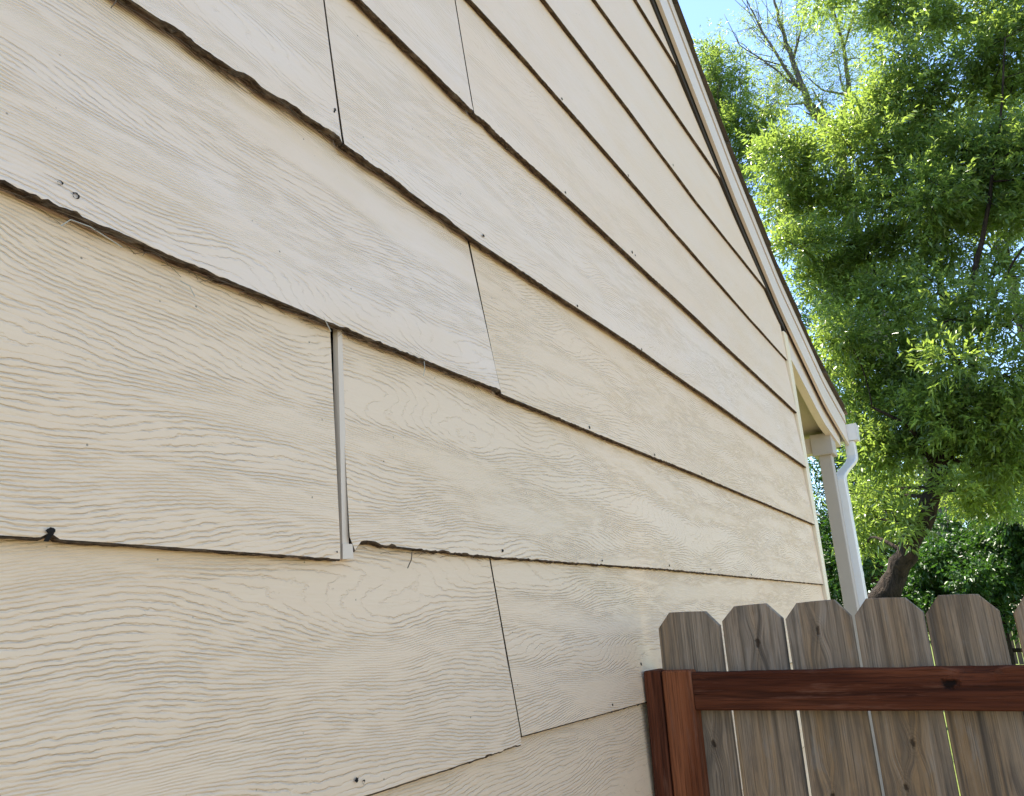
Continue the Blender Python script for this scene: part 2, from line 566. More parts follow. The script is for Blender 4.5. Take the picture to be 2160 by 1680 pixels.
def siding_board(k, yl, yr, rough=.0010, proud=0.0, seed=1, chip=None, label=None, lift_end=0.0, sag=None):
    """one lapped board; yl/yr give the end position at height z (callables)"""
    zb0 = Z0 + k * EXP
    zt0 = zb0 + EXP + OVER
    ya, yb = float(yl(zb0)), float(yr(zb0))
    n = int(max(12, min(900, (yb - ya) / .0055)))
    s = np.linspace(0, 1, n)
    top_rows = [1.0, .8, .6, .4, .2, .06]
    ym = ya + (yb - ya) * s
    zb = course_z(k, ym)
    if sag is not None: zb = zb + sag(ym)
    ragged = rough * (vnoise(ym * 95, seed + 3) * .45 + vnoise(ym * 180, seed + 4) * .6)
    ragged = ragged * (.15 + 1.2 * np.clip(.5 + vnoise(ym * 6.3, seed + 31) + .6 * vnoise(ym * 17, seed + 32), 0, 1.3))
    bulge = proud + .0012 * vnoise(ym * 5, seed + 7) + lift_end * np.clip((ym - (yb - .5)) / .5, 0, 1) ** 2
    chips = np.zeros(n)
    if chip:
        for cy, w, d in chip:
            chips += d * np.exp(-((ym - cy) / w) ** 4)
    rows = []
    mats = []
    def face_x(f):      # f: 0 bottom lip .. 1 top
        return -(TH + .002) * f + bulge * (1 - f) ** 1.3
    for f in top_rows:
        z = zb + (zt0 - zb) * f
        zl = float(np.mean(z))
        y0, y1 = float(yl(zl)), float(yr(zl))
        y1 = max(y1, y0 + .01)
        y = y0 + (y1 - y0) * s
        rows.append(np.stack([face_x(f), y, z], 1))
        mats.append(0)
    lip = zb + np.maximum(0, ragged + rough) + chips
    rows.append(np.stack([bulge - .0002, ym, lip + .0022], 1)); mats.append(0)
    rows.append(np.stack([bulge - .0016 - .3 * np.abs(ragged), ym, lip], 1)); mats.append(1)
    for q, dx in enumerate((.30, .62, 1.0)):
        zz = zb + chips * .8 + rough * (1.6 * vnoise(ym * 70, seed + 11 + q) + 1.0 * vnoise(ym * 210, seed + 21 + q)) + (.001 if q < 2 else .003)
        rows.append(np.stack([bulge - .0016 - TH * dx, ym, zz], 1)); mats.append(1)
    ztop = rows[0][:, 2]
    rows.append(np.stack([np.full(n, -2 * TH - .002), rows[0][:, 1], ztop], 1)); mats.append(1)
    R = len(rows)
    mb = MB()
    V = np.concatenate(rows)
    F, MI = [], []
    for i in range(R):
        j = (i + 1) % R
        mi = mats[j] if j > 0 else 1
        for a in range(n - 1):
            F.append((i * n + a, i * n + a + 1, j * n + a + 1, j * n + a)[::-1])
            MI.append(mi)
    F.append(tuple(i * n for i in range(R))); MI.append(1)
    F.append(tuple(i * n + n - 1 for i in range(R))[::-1]); MI.append(1)
    mb.v, mb.f, mb.mi, mb.n = [V], F, MI, len(V)
    o = mb.build('siding_board', [M_SIDING, M_EDGE], house, origin=(0, ya, zb0))
    if label: o['label'] = label
    return o

const = lambda c: (lambda z: c)
line = lambda y0, z0, y1, z1: (lambda z: y0 + (y1 - y0) * (z - z0) / (z1 - z0))
YW0 = -2.6
left_edge = lambda z: max(YW0, 2 * APEX - float(rake_y(z + .016)))
def right_edge(z):
    return min(YC, float(rake_y(z + .016)))
def shift(fn, d): return lambda z: fn(z) + d

J0 = line(1.090, Z0 + .273, 1.143, Z0 - .011)
J1 = line(.721, Z0 + .556, .7325, Z0 + .253)
J2 = line(1.065, Z0 + .828, 1.1225, Z0 + .568)
J3 = line(.691, Z0 + 1.082, .718, Z0 + .857)
J4 = line(1.047, Z0 + 1.364, 1.076, Z0 + 1.116)
def J1r(z):          # broken lower corner of the board right of the batten
    base = .7345 + (.7495 - .7345) * (Z0 + .561 - z) / .30
    return base + max(0, (Z0 + .300 - z)) * .42

boards = {}
SKY_CHALK = {(2, 0): .6, (3, 0): .65, (3, 1): .5, (4, 0): .6, (4, 1): .4, (5, 0): .35, (6, 0): .35, (7, 0): .35, (8, 0): .35}
for k in range(-6, 0):
    boards[(k, 0)] = siding_board(k, left_edge, right_edge, .0008, seed=40 + k)
boards[(0, 0)] = siding_board(0, left_edge, shift(J0, -.0018), .0010, .001, 2, label='long board below the batten joint with a wavy embossed grain')
boards[(0, 1)] = siding_board(0, shift(J0, .0026), right_edge, .0010, .001, 3)
boards[(1, 0)] = siding_board(1, left_edge, shift(J1, -.0028), .0007, .003, 4, chip=[(.372, .006, .004)], label='board left of the batten with a black nail hole')
boards[(1, 1)] = siding_board(1, J1r, right_edge, .0012, 0, 5, chip=[(.785, .018, .004), (.83, .006, .003), (1.50, .005, .002)], label='board right of the batten with a broken lower corner')
boards[(2, 0)] = siding_board(2, left_edge, shift(J2, -.0024), .0014, .005, 6, lift_end=.002, chip=[(.36, .004, .002), (.735, .006, .003), (.80, .004, .003)], label='pale warped board with a frayed lower edge')
boards[(2, 1)] = siding_board(2, shift(J2, .0046), right_edge, .0012, .004, 7)
boards[(3, 0)] = siding_board(3, left_edge, shift(J3, -.0015), .0018, .007, 8, chip=[(.45, .02, .004), (.55, .015, .005), (.62, .02, .003)], label='upper left board with a rotted ragged lower edge')
boards[(3, 1)] = siding_board(3, shift(J3, .0020), right_edge, .0012, .0075, 9, chip=[(.83, .03, .003), (.97, .02, .003)])
boards[(4, 0)] = siding_board(4, left_edge, shift(J4, -.0016), .0016, .005, 10)
boards[(4, 1)] = siding_board(4, shift(J4, .0024), right_edge, .0013, .0055, 12, chip=[(1.12, .02, .004)])
for k in range(5, 15):
    boards[(k, 0)] = siding_board(k, left_edge, right_edge, .0009, .0005, 20 + k)
for key, ob in boards.items(): ob['sky_chalk'] = SKY_CHALK.get(key, 0.0); ob['grain'] = 1.0 if key[0] < 2 else (1.0, .85, .7, .5, .4)[min(key[0] - 2, 4)]   # paler boards: chalky paint plus skylight painted into the upper courses

# wall sheathing behind the boards (dark in the joints) and the body of the house
sh = MB()
zs = [(YW0, 0), (YC, 0)] + [(y, float(rake_z(y)) - .0) for y in np.linspace(YC, YW0, 40)]
sh.prism([(a, b) for a, b in zs], 0, -.03 - .005, -6.0)
sh.build('sheathing', M_DARK, house)

# batten over the joint
bt = MB()
for (z0, z1, w0, w1, x1) in [(Z0 + .262, Z0 + .575, 0, 0, -.0035)]:
    yb0, yb1 = .7374, .7522
    yt0, yt1 = .7256, .7368
    bt.add([(-.012, yb0, z0), (x1, yb0 + .0015, z0), (x1, yb1 - .0015, z0), (-.012, yb1, z0),
            (-.014, yt0, z1), (x1 - .003, yt0 + .0012, z1), (x1 - .003, yt1 - .0012, z1), (-.014, yt1, z1)],
           [(0, 3, 2, 1), (4, 5, 6, 7), (0, 1, 5, 4), (1, 2, 6, 5), (2, 3, 7, 6), (3, 0, 4, 7)])
batten = bt.build('joint_batten', M_BATTEN, house)
bt = MB()   # flared foot of the batten
bt.add([(-.012, .7350, Z0 + .256), (.0006, .7350, Z0 + .256), (.0006, .7545, Z0 + .258), (-.012, .7545, Z0 + .258),
        (-.012, .7350, Z0 + .275), (.0, .7350, Z0 + .275), (.0, .7528, Z0 + .276), (-.012, .7540, Z0 + .276)],
       [(0, 3, 2, 1), (4, 5, 6, 7), (0, 1, 5, 4), (1, 2, 6, 5), (2, 3, 7, 6), (3, 0, 4, 7)])
bt.build('batten_foot', M_BATTEN, batten)

# nails: dark sunk heads on the boards
def nail(board, y, z, r, ring=False, tail=0.0):
    bo = boards[board]
    k = board[0]
    f = max(0, (z - (Z0 + k * EXP)) / (EXP + OVER))
    proud = {(2, 0): .005, (1, 0): .003, (3, 0): .007, (0, 0): .001, (3, 1): .0075, (2, 1): .004, (4, 1): .0055}.get(board, .0)
    x = -(TH + .002) * f + proud * (1 - f) ** 1.3 + .0011
    mb = MB()
    a = np.linspace(0, 2 * math.pi, 15)[:-1]
    irr = 1 + .18 * rng.standard_normal(14)
    pts = np.stack([np.full(14, x), y + r * irr * np.cos(a), z + r * irr * np.sin(a)], 1)
    if ring:
        inner = np.stack([np.full(14, x + .0002), y - r * .18 + .66 * r * np.cos(a), z - r * .22 + .66 * r * np.sin(a)], 1)
        mb.add(np.concatenate([pts, inner]), [(i, (i + 1) % 14, 14 + (i + 1) % 14, 14 + i) for i in range(14)])
    else:
        c = np.array([[x + .0008, y, z]])
        mb.add(np.concatenate([pts, c]), [(i, (i + 1) % 14, 14) for i in range(14)])
    if tail:
        mb.add([(x, y - r * .6, z - r * .5), (x, y + r * .5, z - r * .5), (x - .0005, y - r * .2, z - tail), (x - .0005, y - r * 1.4, z - tail)], [(0, 3, 2, 1)])
    org = np.array(bo.location)
    mb.v = [v - org for v in mb.v]
    o = mb.build('nail', M_NAIL, bo)
    return o
NAILS = [((1, 0), .372, Z0 + .262, .0038, False, .009), ((2, 0), .342, Z0 + .589, .0030, True, 0), ((2, 0), .358, Z0 + .583, .0036, True, 0),
         ((0, 0), .761, Z0 + .001, .0028, False, 0), ((0, 0), .773, Z0 - .003, .0024, True, 0),
         ((2, 1), 1.485, Z0 + .571, .0034, False, 0), ((2, 1), 1.864, Z0 + .573, .0032, False, 0), ((2, 1), 2.242, Z0 + .576, .004, False, 0),
         ((3, 1), 1.466, Z0 + .847, .0034, False, 0), ((3, 1), 1.841, Z0 + .852, .0036, False, 0), ((3, 1), 1.087, Z0 + .857, .0032, False, 0),
         ((4, 1), 1.455, Z0 + 1.130, .0036, False, 0), ((4, 1), 1.854, Z0 + 1.142, .0045, False, 0), ((4, 1), 1.875, Z0 + 1.141, .0025, False, 0),
         ((1, 1), 1.113, Z0 + .288, .0026, False, 0), ((1, 1), 1.501, Z0 + .290, .0026, False, 0), ((1, 1), 1.895, Z0 + .297, .003, False, 0), ((1, 1), 2.229, Z0 + .299, .003, False, 0),
         ((1, 1), 2.66, Z0 + .299, .003, False, 0), ((0, 1), 1.494, Z0 + .012, .0026, False, 0), ((0, 1), 1.662, Z0 + .078, .003, False, 0),
         ((1, 0), .721, Z0 + .264, .0012, False, 0), ((3, 0), .705, Z0 + .895, .0022, False, .006),
         ((5, 0), 1.49, Z0 + 1.412, .0036, False, 0), ((5, 0), 1.90, Z0 + 1.408, .004, False, 0), ((6, 0), 2.36, Z0 + 1.690, .004, False, 0)]
for a in NAILS: nail(*a)

# loose fibres and cobweb under the two rotted edges
def fibres(board, ylo, yhi, count, seed, mat, droop=.006, rad=.00025, name='frayed_fibres'):
    bo = boards[board]
    k = board[0]
    r = np.random.default_rng(seed)
    mb = MB()
    for i in range(count):
        y = r.uniform(ylo, yhi)
        L = r.uniform(.008, .05)
        z = float(course_z(k, y)) - r.uniform(-.001, .002)
        x = r.uniform(-.010, .003)
        tt = np.linspace(0, 1, 6)
        dr = r.uniform(.1, 1) * droop
        pts = np.stack([x + .004 * r.normal() * tt, y + (L * tt) * r.choice([-1, 1]), z - dr * tt ** 2 - .001 * np.sin(tt * 5 + i) * tt], 1)
        mb.tube(pts, rad * r.uniform(.6, 1.5), 3)
    org = np.array(bo.location)
    mb.v = [v - org for v in mb.v]
    o = mb.build(name, mat, bo)
    o['kind'] = 'stuff'
fibres((2, 0), .30, .82, 70, 1, M_FIBRE, .008)
fibres((2, 0), .75, 1.1, 26, 2, M_FIBRE, .005)
fibres((3, 0), .40, .72, 40, 3, M_FIBRE, .005)
fibres((1, 1), .76, 1.05, 16, 4, M_FIBRE, .006)
fibres((3, 1), .74, 1.0, 22, 5, M_FIBRE, .004)
def strand(board, pts, rad=.0005, mat=M_WEB, name='hanging_strand'):
    bo = boards[board]
    mb = MB()
    mb.tube(np.array(pts) - np.array(bo.location), rad, 4)
    return mb.build(name, mat, bo)
strand((2, 0), [(.004, .905, Z0 + .563), (.004, .906, Z0 + .553), (.003, .904, Z0 + .540)], .0006)
strand((2, 0), [(.0, .350, Z0 + .548), (.004, .356, Z0 + .556), (.004, .375, Z0 + .557), (.003, .41, Z0 + .550)], .0006)
strand((2, 0), [(.0, .48, Z0 + .540), (.004, .489, Z0 + .536), (.003, .497, Z0 + .527)], .0006)
strand((2, 0), [(.004, .69, Z0 + .566), (.004, .699, Z0 + .556), (.002, .706, Z0 + .551)], .0007)
strand((3, 0), [(.004, .372, Z0 + .838), (.005, .374, Z0 + .826), (.004, .370, Z0 + .815)], .0006, M_FIBRE)
strand((1, 1), [(.001, .872, Z0 + .272), (.003, .868, Z0 + .262), (.001, .862, Z0 + .250)], .0008, M_FIBRE)

# corner board
cb = MB()
cb.box(-.10, .0065, YC + .002, YC + .075, 0, float(rake_z(YC + .05)) - .05, bev=.003)
cb.build('corner_board', M_CORNER, house)
cl = MB()
cl.box(.0065, .016, YC + .068, YC + .11, 2.262, 2.270, bev=.001)
cl.build('cable_clip', M_GUTTER, house)
# wall of the house round the corner, facing the porch
pw = MB()
pw.box(-6, -.10, YC - .02, YC + .03, 0, 3.0)
pw.build('porch_wall', M_TRIM, house)

# rake trim: fascia, strip, dark sub-board, shingles
def rake_strip(name, x0, x1, off0, off1, mat, y0=-1.0, y1=5.47, parent=house, step=.12, wob=0.0):
    ys = np.arange(y0, y1 + 1e-6, (y1 - y0) / max(2, round((y1 - y0) / step)))
    mb = MB()
    z = rake_z(ys)
    o0 = off0(ys) if callable(off0) else off0
    o1 = off1(ys) if callable(off1) else off1
    n = len(ys)
    w = wob * vnoise(ys * 9, 3)
    c = [np.stack([np.full(n, x0), ys, z + o0], 1), np.stack([np.full(n, x1), ys, z + o0 + w], 1),
         np.stack([np.full(n, x1), ys, z + o1 + w], 1), np.stack([np.full(n, x0), ys, z + o1], 1)]
    V = np.concatenate(c)
    F = []
    for i in range(4):
        j = (i + 1) % 4
        for a in range(n - 1):
            F.append((i * n + a, j * n + a, j * n + a + 1, i * n + a + 1))
    F += [(0, 3 * n, 2 * n, n)[::-1], (n - 1, 2 * n - 1, 3 * n - 1, 4 * n - 1)[::-1]]
    mb.add(V, F)
    return mb.build(name, mat, parent)

roof = rake_strip('roof', -6.0, .006, .10, .20, M_DARK, y1=5.40)
rake_strip('rake_fascia', .008, .022, 0, .140, M_TRIM, parent=house)
rake_strip('rake_moulding', .0085, .0265, .149, .212, M_TRIM, parent=house)
rake_strip('rake_shadow_strip', -.03, .003, -.036, .045, M_DARK, y1=YC + .06)  # dark strip painting in the shadow gap below the fascia
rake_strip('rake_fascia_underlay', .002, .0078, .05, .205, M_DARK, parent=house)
# far slope of the gable
fs = MB()
fs.add([(.03, -1.0, 6.30), (.03, -7.0, 2.6), (-6, -7.0, 2.6), (-6, -1.0, 6.30)], [(0, 1, 2, 3)])
fs.add([(.03, -1.0, 6.20), (.03, -7.0, 2.5), (-6, -7.0, 2.5), (-6, -1.0, 6.20)], [(3, 2, 1, 0)])
fs.build('roof_slope', M_SHINGLE, roof)
# shingle courses: overlapping tabs whose edges show along the rake
def shingle(y0, y1, x0, x1, seed):
    r = np.random.default_rng(seed)
    th = .012 + r.uniform(0, .004)
    za, zb = float(rake_z(y0)) + .212 + r.uniform(.001, .004), float(rake_z(min(y1, 5.47))) + .212 + .014
    if y1 > 5.47: zb -= (y1 - 5.47) * .17
    xo = x1 + r.uniform(-.004, .005)
    mb = MB()
    ym = (y0 + y1) / 2
    mb.add([(x0, y0, za), (xo, y0, za), (xo, y1, zb), (x0, y1, zb), (x0, y0, za + th), (xo - .002, y0, za + th), (xo - .002, y1, zb + th), (x0, y1, zb + th)],
           [(0, 3, 2, 1), (4, 5, 6, 7), (0, 1, 5, 4), (1, 2, 6, 5), (2, 3, 7, 6), (3, 0, 4, 7)])
    return mb.build('shingle', M_SHINGLE, roof)
yy = 5.52
i = 0
while yy > -.95:
    for (x0, x1) in ((-.60 - .17 * (i % 2), .044), (-1.6, -.603 - .17 * (i % 2))):
        shingle(yy - .30, yy, x0, x1, i * 3 + int(x1 > 0))
    yy -= .14
    i += 1
rake_strip('roof_covering', -6.0, -1.6, .214, .235, M_SHINGLE, parent=roof, y1=5.5)

# porch: rake beam, sloping ceiling, header, post with cap, gutter, downspout
taper = lambda y: np.interp(y, [3.9, 4.6, 5.3], [-.125, -.105, -.060])
rake_strip('porch_rake_beam', -.050, -.009, taper, .04, M_TRIM, y0=YC + .077, y1=5.31)
rake_strip('porch_ceiling', -3.0, -.052, -.020, .03, M_CEIL, y0=YC + .077, y1=5.40)
hb = MB()
hb.box(-3.0, -.09, 5.055, 5.155, 2.765, 2.862, bev=.004)
hb.build('porch_header', M_TRIM, house)
pp = MB()
pp.box(-.115, -.041, 5.06, 5.145, 0, 2.75, bev=.004)
post = pp.build('porch_post', M_POST, house)
cp = MB()
cp.box(-.144, -.0205, 5.030, 5.175, 2.744, 2.876, bev=.003)
cp.build('post_cap', M_POST, post)

gt = MB()
prof = [(5.475, 3.005), (5.475, 2.895), (5.545, 2.893), (5.565, 2.915), (5.570, 2.95), (5.590, 2.965), (5.595, 3.005), (5.585, 3.005), (5.582, 2.972), (5.560, 2.957), (5.552, 2.918), (5.540, 2.902), (5.483, 2.904), (5.483, 3.005)]
gt.prism(prof, 0, -3.0, .078)
gutter = gt.build('gutter', M_GUTTER, house)
ge = MB()
ge.prism([(5.473, 3.007), (5.473, 2.892), (5.547, 2.890), (5.569, 2.914), (5.574, 2.948), (5.593, 2.963), (5.598, 3.007)], 0, .0782, .0815)
ge.build('gutter_end_cap', M_GUTTER, gutter)

def sweep_rect(mb, path, wx, wy, b=.006):
    sec = [(-wx + b, -wy), (wx - b, -wy), (wx, -wy + b), (wx, wy - b), (wx - b, wy), (-wx + b, wy), (-wx, wy - b), (-wx, -wy + b)]
    V, F = [], []
    for (x, y, z) in path:
        V += [(x + a, y + c, z) for a, c in sec]
    for i in range(len(path) - 1):
        for k in range(8):
            j = (k + 1) % 8
            F.append((i * 8 + k, i * 8 + 8 + k, i * 8 + 8 + j, i * 8 + j))
    F.append(tuple(range(8)))
    F.append(tuple(range(len(path) * 8 - 1, len(path) * 8 - 9, -1)))
    mb.add(V, F)
path = [(.022, 5.525, 2.892), (.022, 5.525, 2.82)]
for q in np.linspace(0, 1, 9):
    e = q * q * (3 - 2 * q)
    path.append((.022 - .052 * e, 5.525 - .325 * e, 2.80 - .20 * q))
path += [(-.030, 5.20, 2.585), (-.030, 5.20, .10)]
ds = MB()
sweep_rect(ds, path, .031, .040)
down = ds.build('downspout', M_GUTTER, house)
sl = MB()
sweep_rect(sl, [(-.030, 5.20, 2.50), (-.030, 5.20, 2.42)], .0325, .0415)
sl.build('downspout_sleeve', M_GUTTER, down)
sp = MB()
sweep_rect(sp, [(-.030, 5.20, 2.04), (-.030, 5.20, 2.015)], .0325, .0415)
sp.build('downspout_strap', M_GUTTER, down)

# ------------------------------------------------------------------ post against the house and the gate
gp = MB()
gp.box(.0035, .0405, 1.655, 1.745, 0, 1.7035, bev=.003)
post_o = gp.build('gate_post', M_RED_V, None, origin=(.022, 1.70, 0))
tag(post_o, 'narrow dark red-brown post fixed upright against the cream siding', 'post')
post_o['knot_a'] = [.0, .0, .4]

gate = empty('wooden_gate', (.55, 1.68, 0))
tag(gate, 'gate of grey dog-eared pickets behind a red-brown stained frame', 'gate')
GO = np.array((.55, 1.68, 0))
def gbuild(mb, name, mat, knots):
    mb.v = [v - GO for v in mb.v]
    o = mb.build(name, mat, gate)
    for nm, kk in zip(('knot_a', 'knot_b'), knots):
        o[nm] = [kk[0] - GO[0], 0.0, kk[1] - GO[2]]
    return o
st = MB()
st.box(.0435, .108, 1.656, 1.6965, .12, 1.703, bev=.0035)
gbuild(st, 'stile', M_RED_VL, [(.09, .6), (0, 9)])['label'] = 'lighter orange-brown hinge stile of the gate'
# rail with a split and a chip along its upper arris
rl = MB()
xs = np.linspace(.1095, 1.17, 120)
top = 1.6985 + .0012 * vnoise(xs * 12, 5) + .0006 * vnoise(xs * 60, 6)
notch = np.exp(-((xs - .632) / .030) ** 4) * .0065 + np.exp(-((xs - .60) / .018) ** 4) * .003
n = len(xs)
bot = 1.6245 + .0010 * vnoise(xs * 9, 8)
rows = [np.stack([xs, np.full(n, 1.660), bot + .003], 1), np.stack([xs, np.full(n, 1.6595) + .0006 * vnoise(xs * 25, 2), (bot + top) / 2], 1),
        np.stack([xs, 1.660 + notch * .8, top - .003 - notch], 1), np.stack([xs, 1.6635 + notch, top - notch * .9], 1),
        np.stack([xs, np.full(n, 1.6965), top], 1), np.stack([xs, np.full(n, 1.6965), bot], 1), np.stack([xs, np.full(n, 1.6635), bot], 1)]
R = len(rows)
F = []
for i in range(R):
    j = (i + 1) % R
    for a in range(n - 1):
        F.append((i * n + a, i * n + a + 1, j * n + a + 1, j * n + a))
F.append(tuple(i * n for i in range(R))[::-1])
F.append(tuple(i * n + n - 1 for i in range(R)))
rl.add(np.concatenate(rows), F)
gbuild(rl, 'rail', M_RED_H, [(.582, 1.670), (0, 9)])['label'] = 'top rail with a split upper edge'
lr = MB(); lr.box(.1095, 1.17, 1.660, 1.6965, .35, .424, bev=.003); gbuild(lr, 'rail', M_RED_H, [(.7, .38), (0, 9)])
ls = MB(); ls.box(1.1715, 1.236, 1.656, 1.6965, .12, 1.703, bev=.0035); gbuild(ls, 'stile', M_RED_VL, [(1.2, .8), (0, 9)])

PK = [(.031, .1675, 1.821, (.125, 1.555), (.08, .9)), (.1752, .2992, 1.8275, (.243, 1.752), (.225, 1.43)), (.3062, .4305, 1.8265, (.365, 1.770), (.345, 1.47)),
      (.4375, .5592, 1.8245, (.50, 1.565), (.475, 1.49)), (.5612, .683, 1.8225, (.672, 1.475), (.60, 1.2)), (.702, .829, 1.818, (.77, 1.6), (.74, 1.3)),
      (.835, .960, 1.822, (.9, 1.5), (.87, 1.1)), (.966, 1.091, 1.826, (1.03, 1.7), (1.0, 1.2)), (1.097, 1.222, 1.821, (1.15, 1.4), (1.12, 1.1))]
for i, (x0, x1, zt, ka, kb) in enumerate(PK):
    r = np.random.default_rng(100 + i)
    c = .027 + r.uniform(-.002, .002)
    cz = .031 + r.uniform(-.003, .003)
    tl = r.uniform(-.002, .002)
    lean = r.uniform(-.003, .003)
    # outline with slightly uneven edges
    zs_ = np.linspace(.06, zt - cz, 14)
    L = [(x0 + lean * (z - 1.7) + .0008 * float(vnoise(z * 14, i)), z) for z in zs_]
    Rr = [(x1 + lean * (z - 1.7) + .0008 * float(vnoise(z * 14, i + 31)), z) for z in zs_]
    out = L + [(x0 + c, zt - tl), (x0 + (x1 - x0) * .5, zt + .0006), (x1 - c * 1.02, zt + tl)] + Rr[::-1]
    yb = 1.6985 + r.uniform(0, .001)
    th = .0155
    N = len(out)
    b = .0012
    cen = np.mean(np.array(out), axis=0)
    sh_ = lambda p: (p[0] + (b if p[0] < cen[0] else -b), p[1] - (b if p[1] > zt - cz - .001 else 0))
    V = [(*[sh_(p)[0]], yb, sh_(p)[1]) for p in out] + [(p[0], yb + b, p[1]) for p in out] + [(p[0], yb + th, p[1]) for p in out]
    half = len(L)
    F = []
    def cap_faces(o, flip):
        fs_ = []
        nL = len(L)
        top_ids = [nL, nL + 1, nL + 2]
        for q in range(nL - 1):
            fs_.append((o + q, o + q + 1, o + N - 2 - q, o + N - 1 - q))
        fs_.append((o + nL - 1, o + nL, o + nL + 1, o + nL + 2, o + nL + 3))
        return [f[::-1] for f in fs_] if flip else fs_
    F += cap_faces(0, True)
    F += cap_faces(2 * N, False)
    for o0, o1 in ((0, N), (N, 2 * N)):
        for q in range(N):
            w = (q + 1) % N
            F.append((o0 + q, o0 + w, o1 + w, o1 + q))
    mb = MB()
    mb.add(V, F)
    gbuild(mb, 'picket', M_PICKET, [ka, kb])

# ------------------------------------------------------------------ far fence beyond the lawn
ff = empty('picket_fence', (0.5, 30, 0))
tag(ff, 'brown picket fence far across the lawn, glimpsed through the gap between pickets', 'fence')
pm = MB()
pm.prism([(-.066, 0), (.066, 0), (.066, 1.72), (.04, 1.76), (-.04, 1.76), (-.066, 1.72)], 1, -.01, .01)
p0 = pm.build('picket', M_OLDFENCE, ff)
p0.location = (-8 * .15, 0, .03)
for i in range(1, 40):
    q = p0.copy()
    COL.objects.link(q)
    q.parent = ff
    q.location = ((i - 8) * .15, 0, .03 + .01 * math.sin(i * 2.3))
for z in (.4, 1.4):
    rb = MB()
    rb.box(-1.4, 4.9, .0115, .05, z, z + .09)
    rb.build('rail', M_OLDFENCE, ff)

# ------------------------------------------------------------------ trees
def leaf_mesh(name, mat, pos, dirs, length, width, tint, parent, rg, fold=.22, droop=.15):
    """two-triangle leaves folded along the midrib"""
    n = len(pos)
    d = dirs / (np.linalg.norm(dirs, axis=1)[:, None] + 1e-9)
    a = rg.standard_normal((n, 3))
    a[:, 2] += .8
    w = np.cross(d, a)
    w /= np.linalg.norm(w, axis=1)[:, None] + 1e-9
    nn = np.cross(w, d)
    L = length[:, None]
    W = width[:, None]
    tip = pos + d * L - np.array([0, 0, 1]) * (droop * L)
    mid = pos + d * L * .42 + nn * (fold * W)
    v = np.empty((n, 4, 3))
    v[:, 0] = pos
    v[:, 1] = mid + w * W * .5
    v[:, 2] = tip
    v[:, 3] = mid - w * W * .5
    V = v.reshape(-1, 3)
    base = np.arange(n)[:, None] * 4
    tri = np.concatenate([base + [0, 1, 2], base + [0, 2, 3]], axis=1).reshape(-1, 3)
    me = bpy.data.meshes.new(name)
    me.vertices.add(len(V))
    me.vertices.foreach_set('co', V.ravel().astype(np.float32))
    me.loops.add(len(tri) * 3)
    me.loops.foreach_set('vertex_index', tri.ravel().astype(np.int32))
    me.polygons.add(len(tri))
    me.polygons.foreach_set('loop_start', (np.arange(len(tri)) * 3).astype(np.int32))
    me.polygons.foreach_set('loop_total', np.full(len(tri), 3, dtype=np.int32))
    at = me.attributes.new('tint', 'FLOAT', 'POINT')
    at.data.foreach_set('value', np.repeat(tint, 4).astype(np.float32))
    me.materials.append(mat)
    me.update(calc_edges=True)
    me.validate()
    o = bpy.data.objects.new(name, me)
    COL.objects.link(o)
    o.parent = parent
    return o


def bez(p, q, n=6, bend=.15, rg=None):
    p, q = np.array(p, float), np.array(q, float)
    d = q - p
    L = np.linalg.norm(d)
    mid = (p + q) / 2 + (rg.standard_normal(3) * bend * L * .5 if rg is not None else 0) + np.array([0, 0, .08 * L])
    t = np.linspace(0, 1, n)[:, None]
    return (1 - t) ** 2 * p + 2 * t * (1 - t) * mid + t * t * q


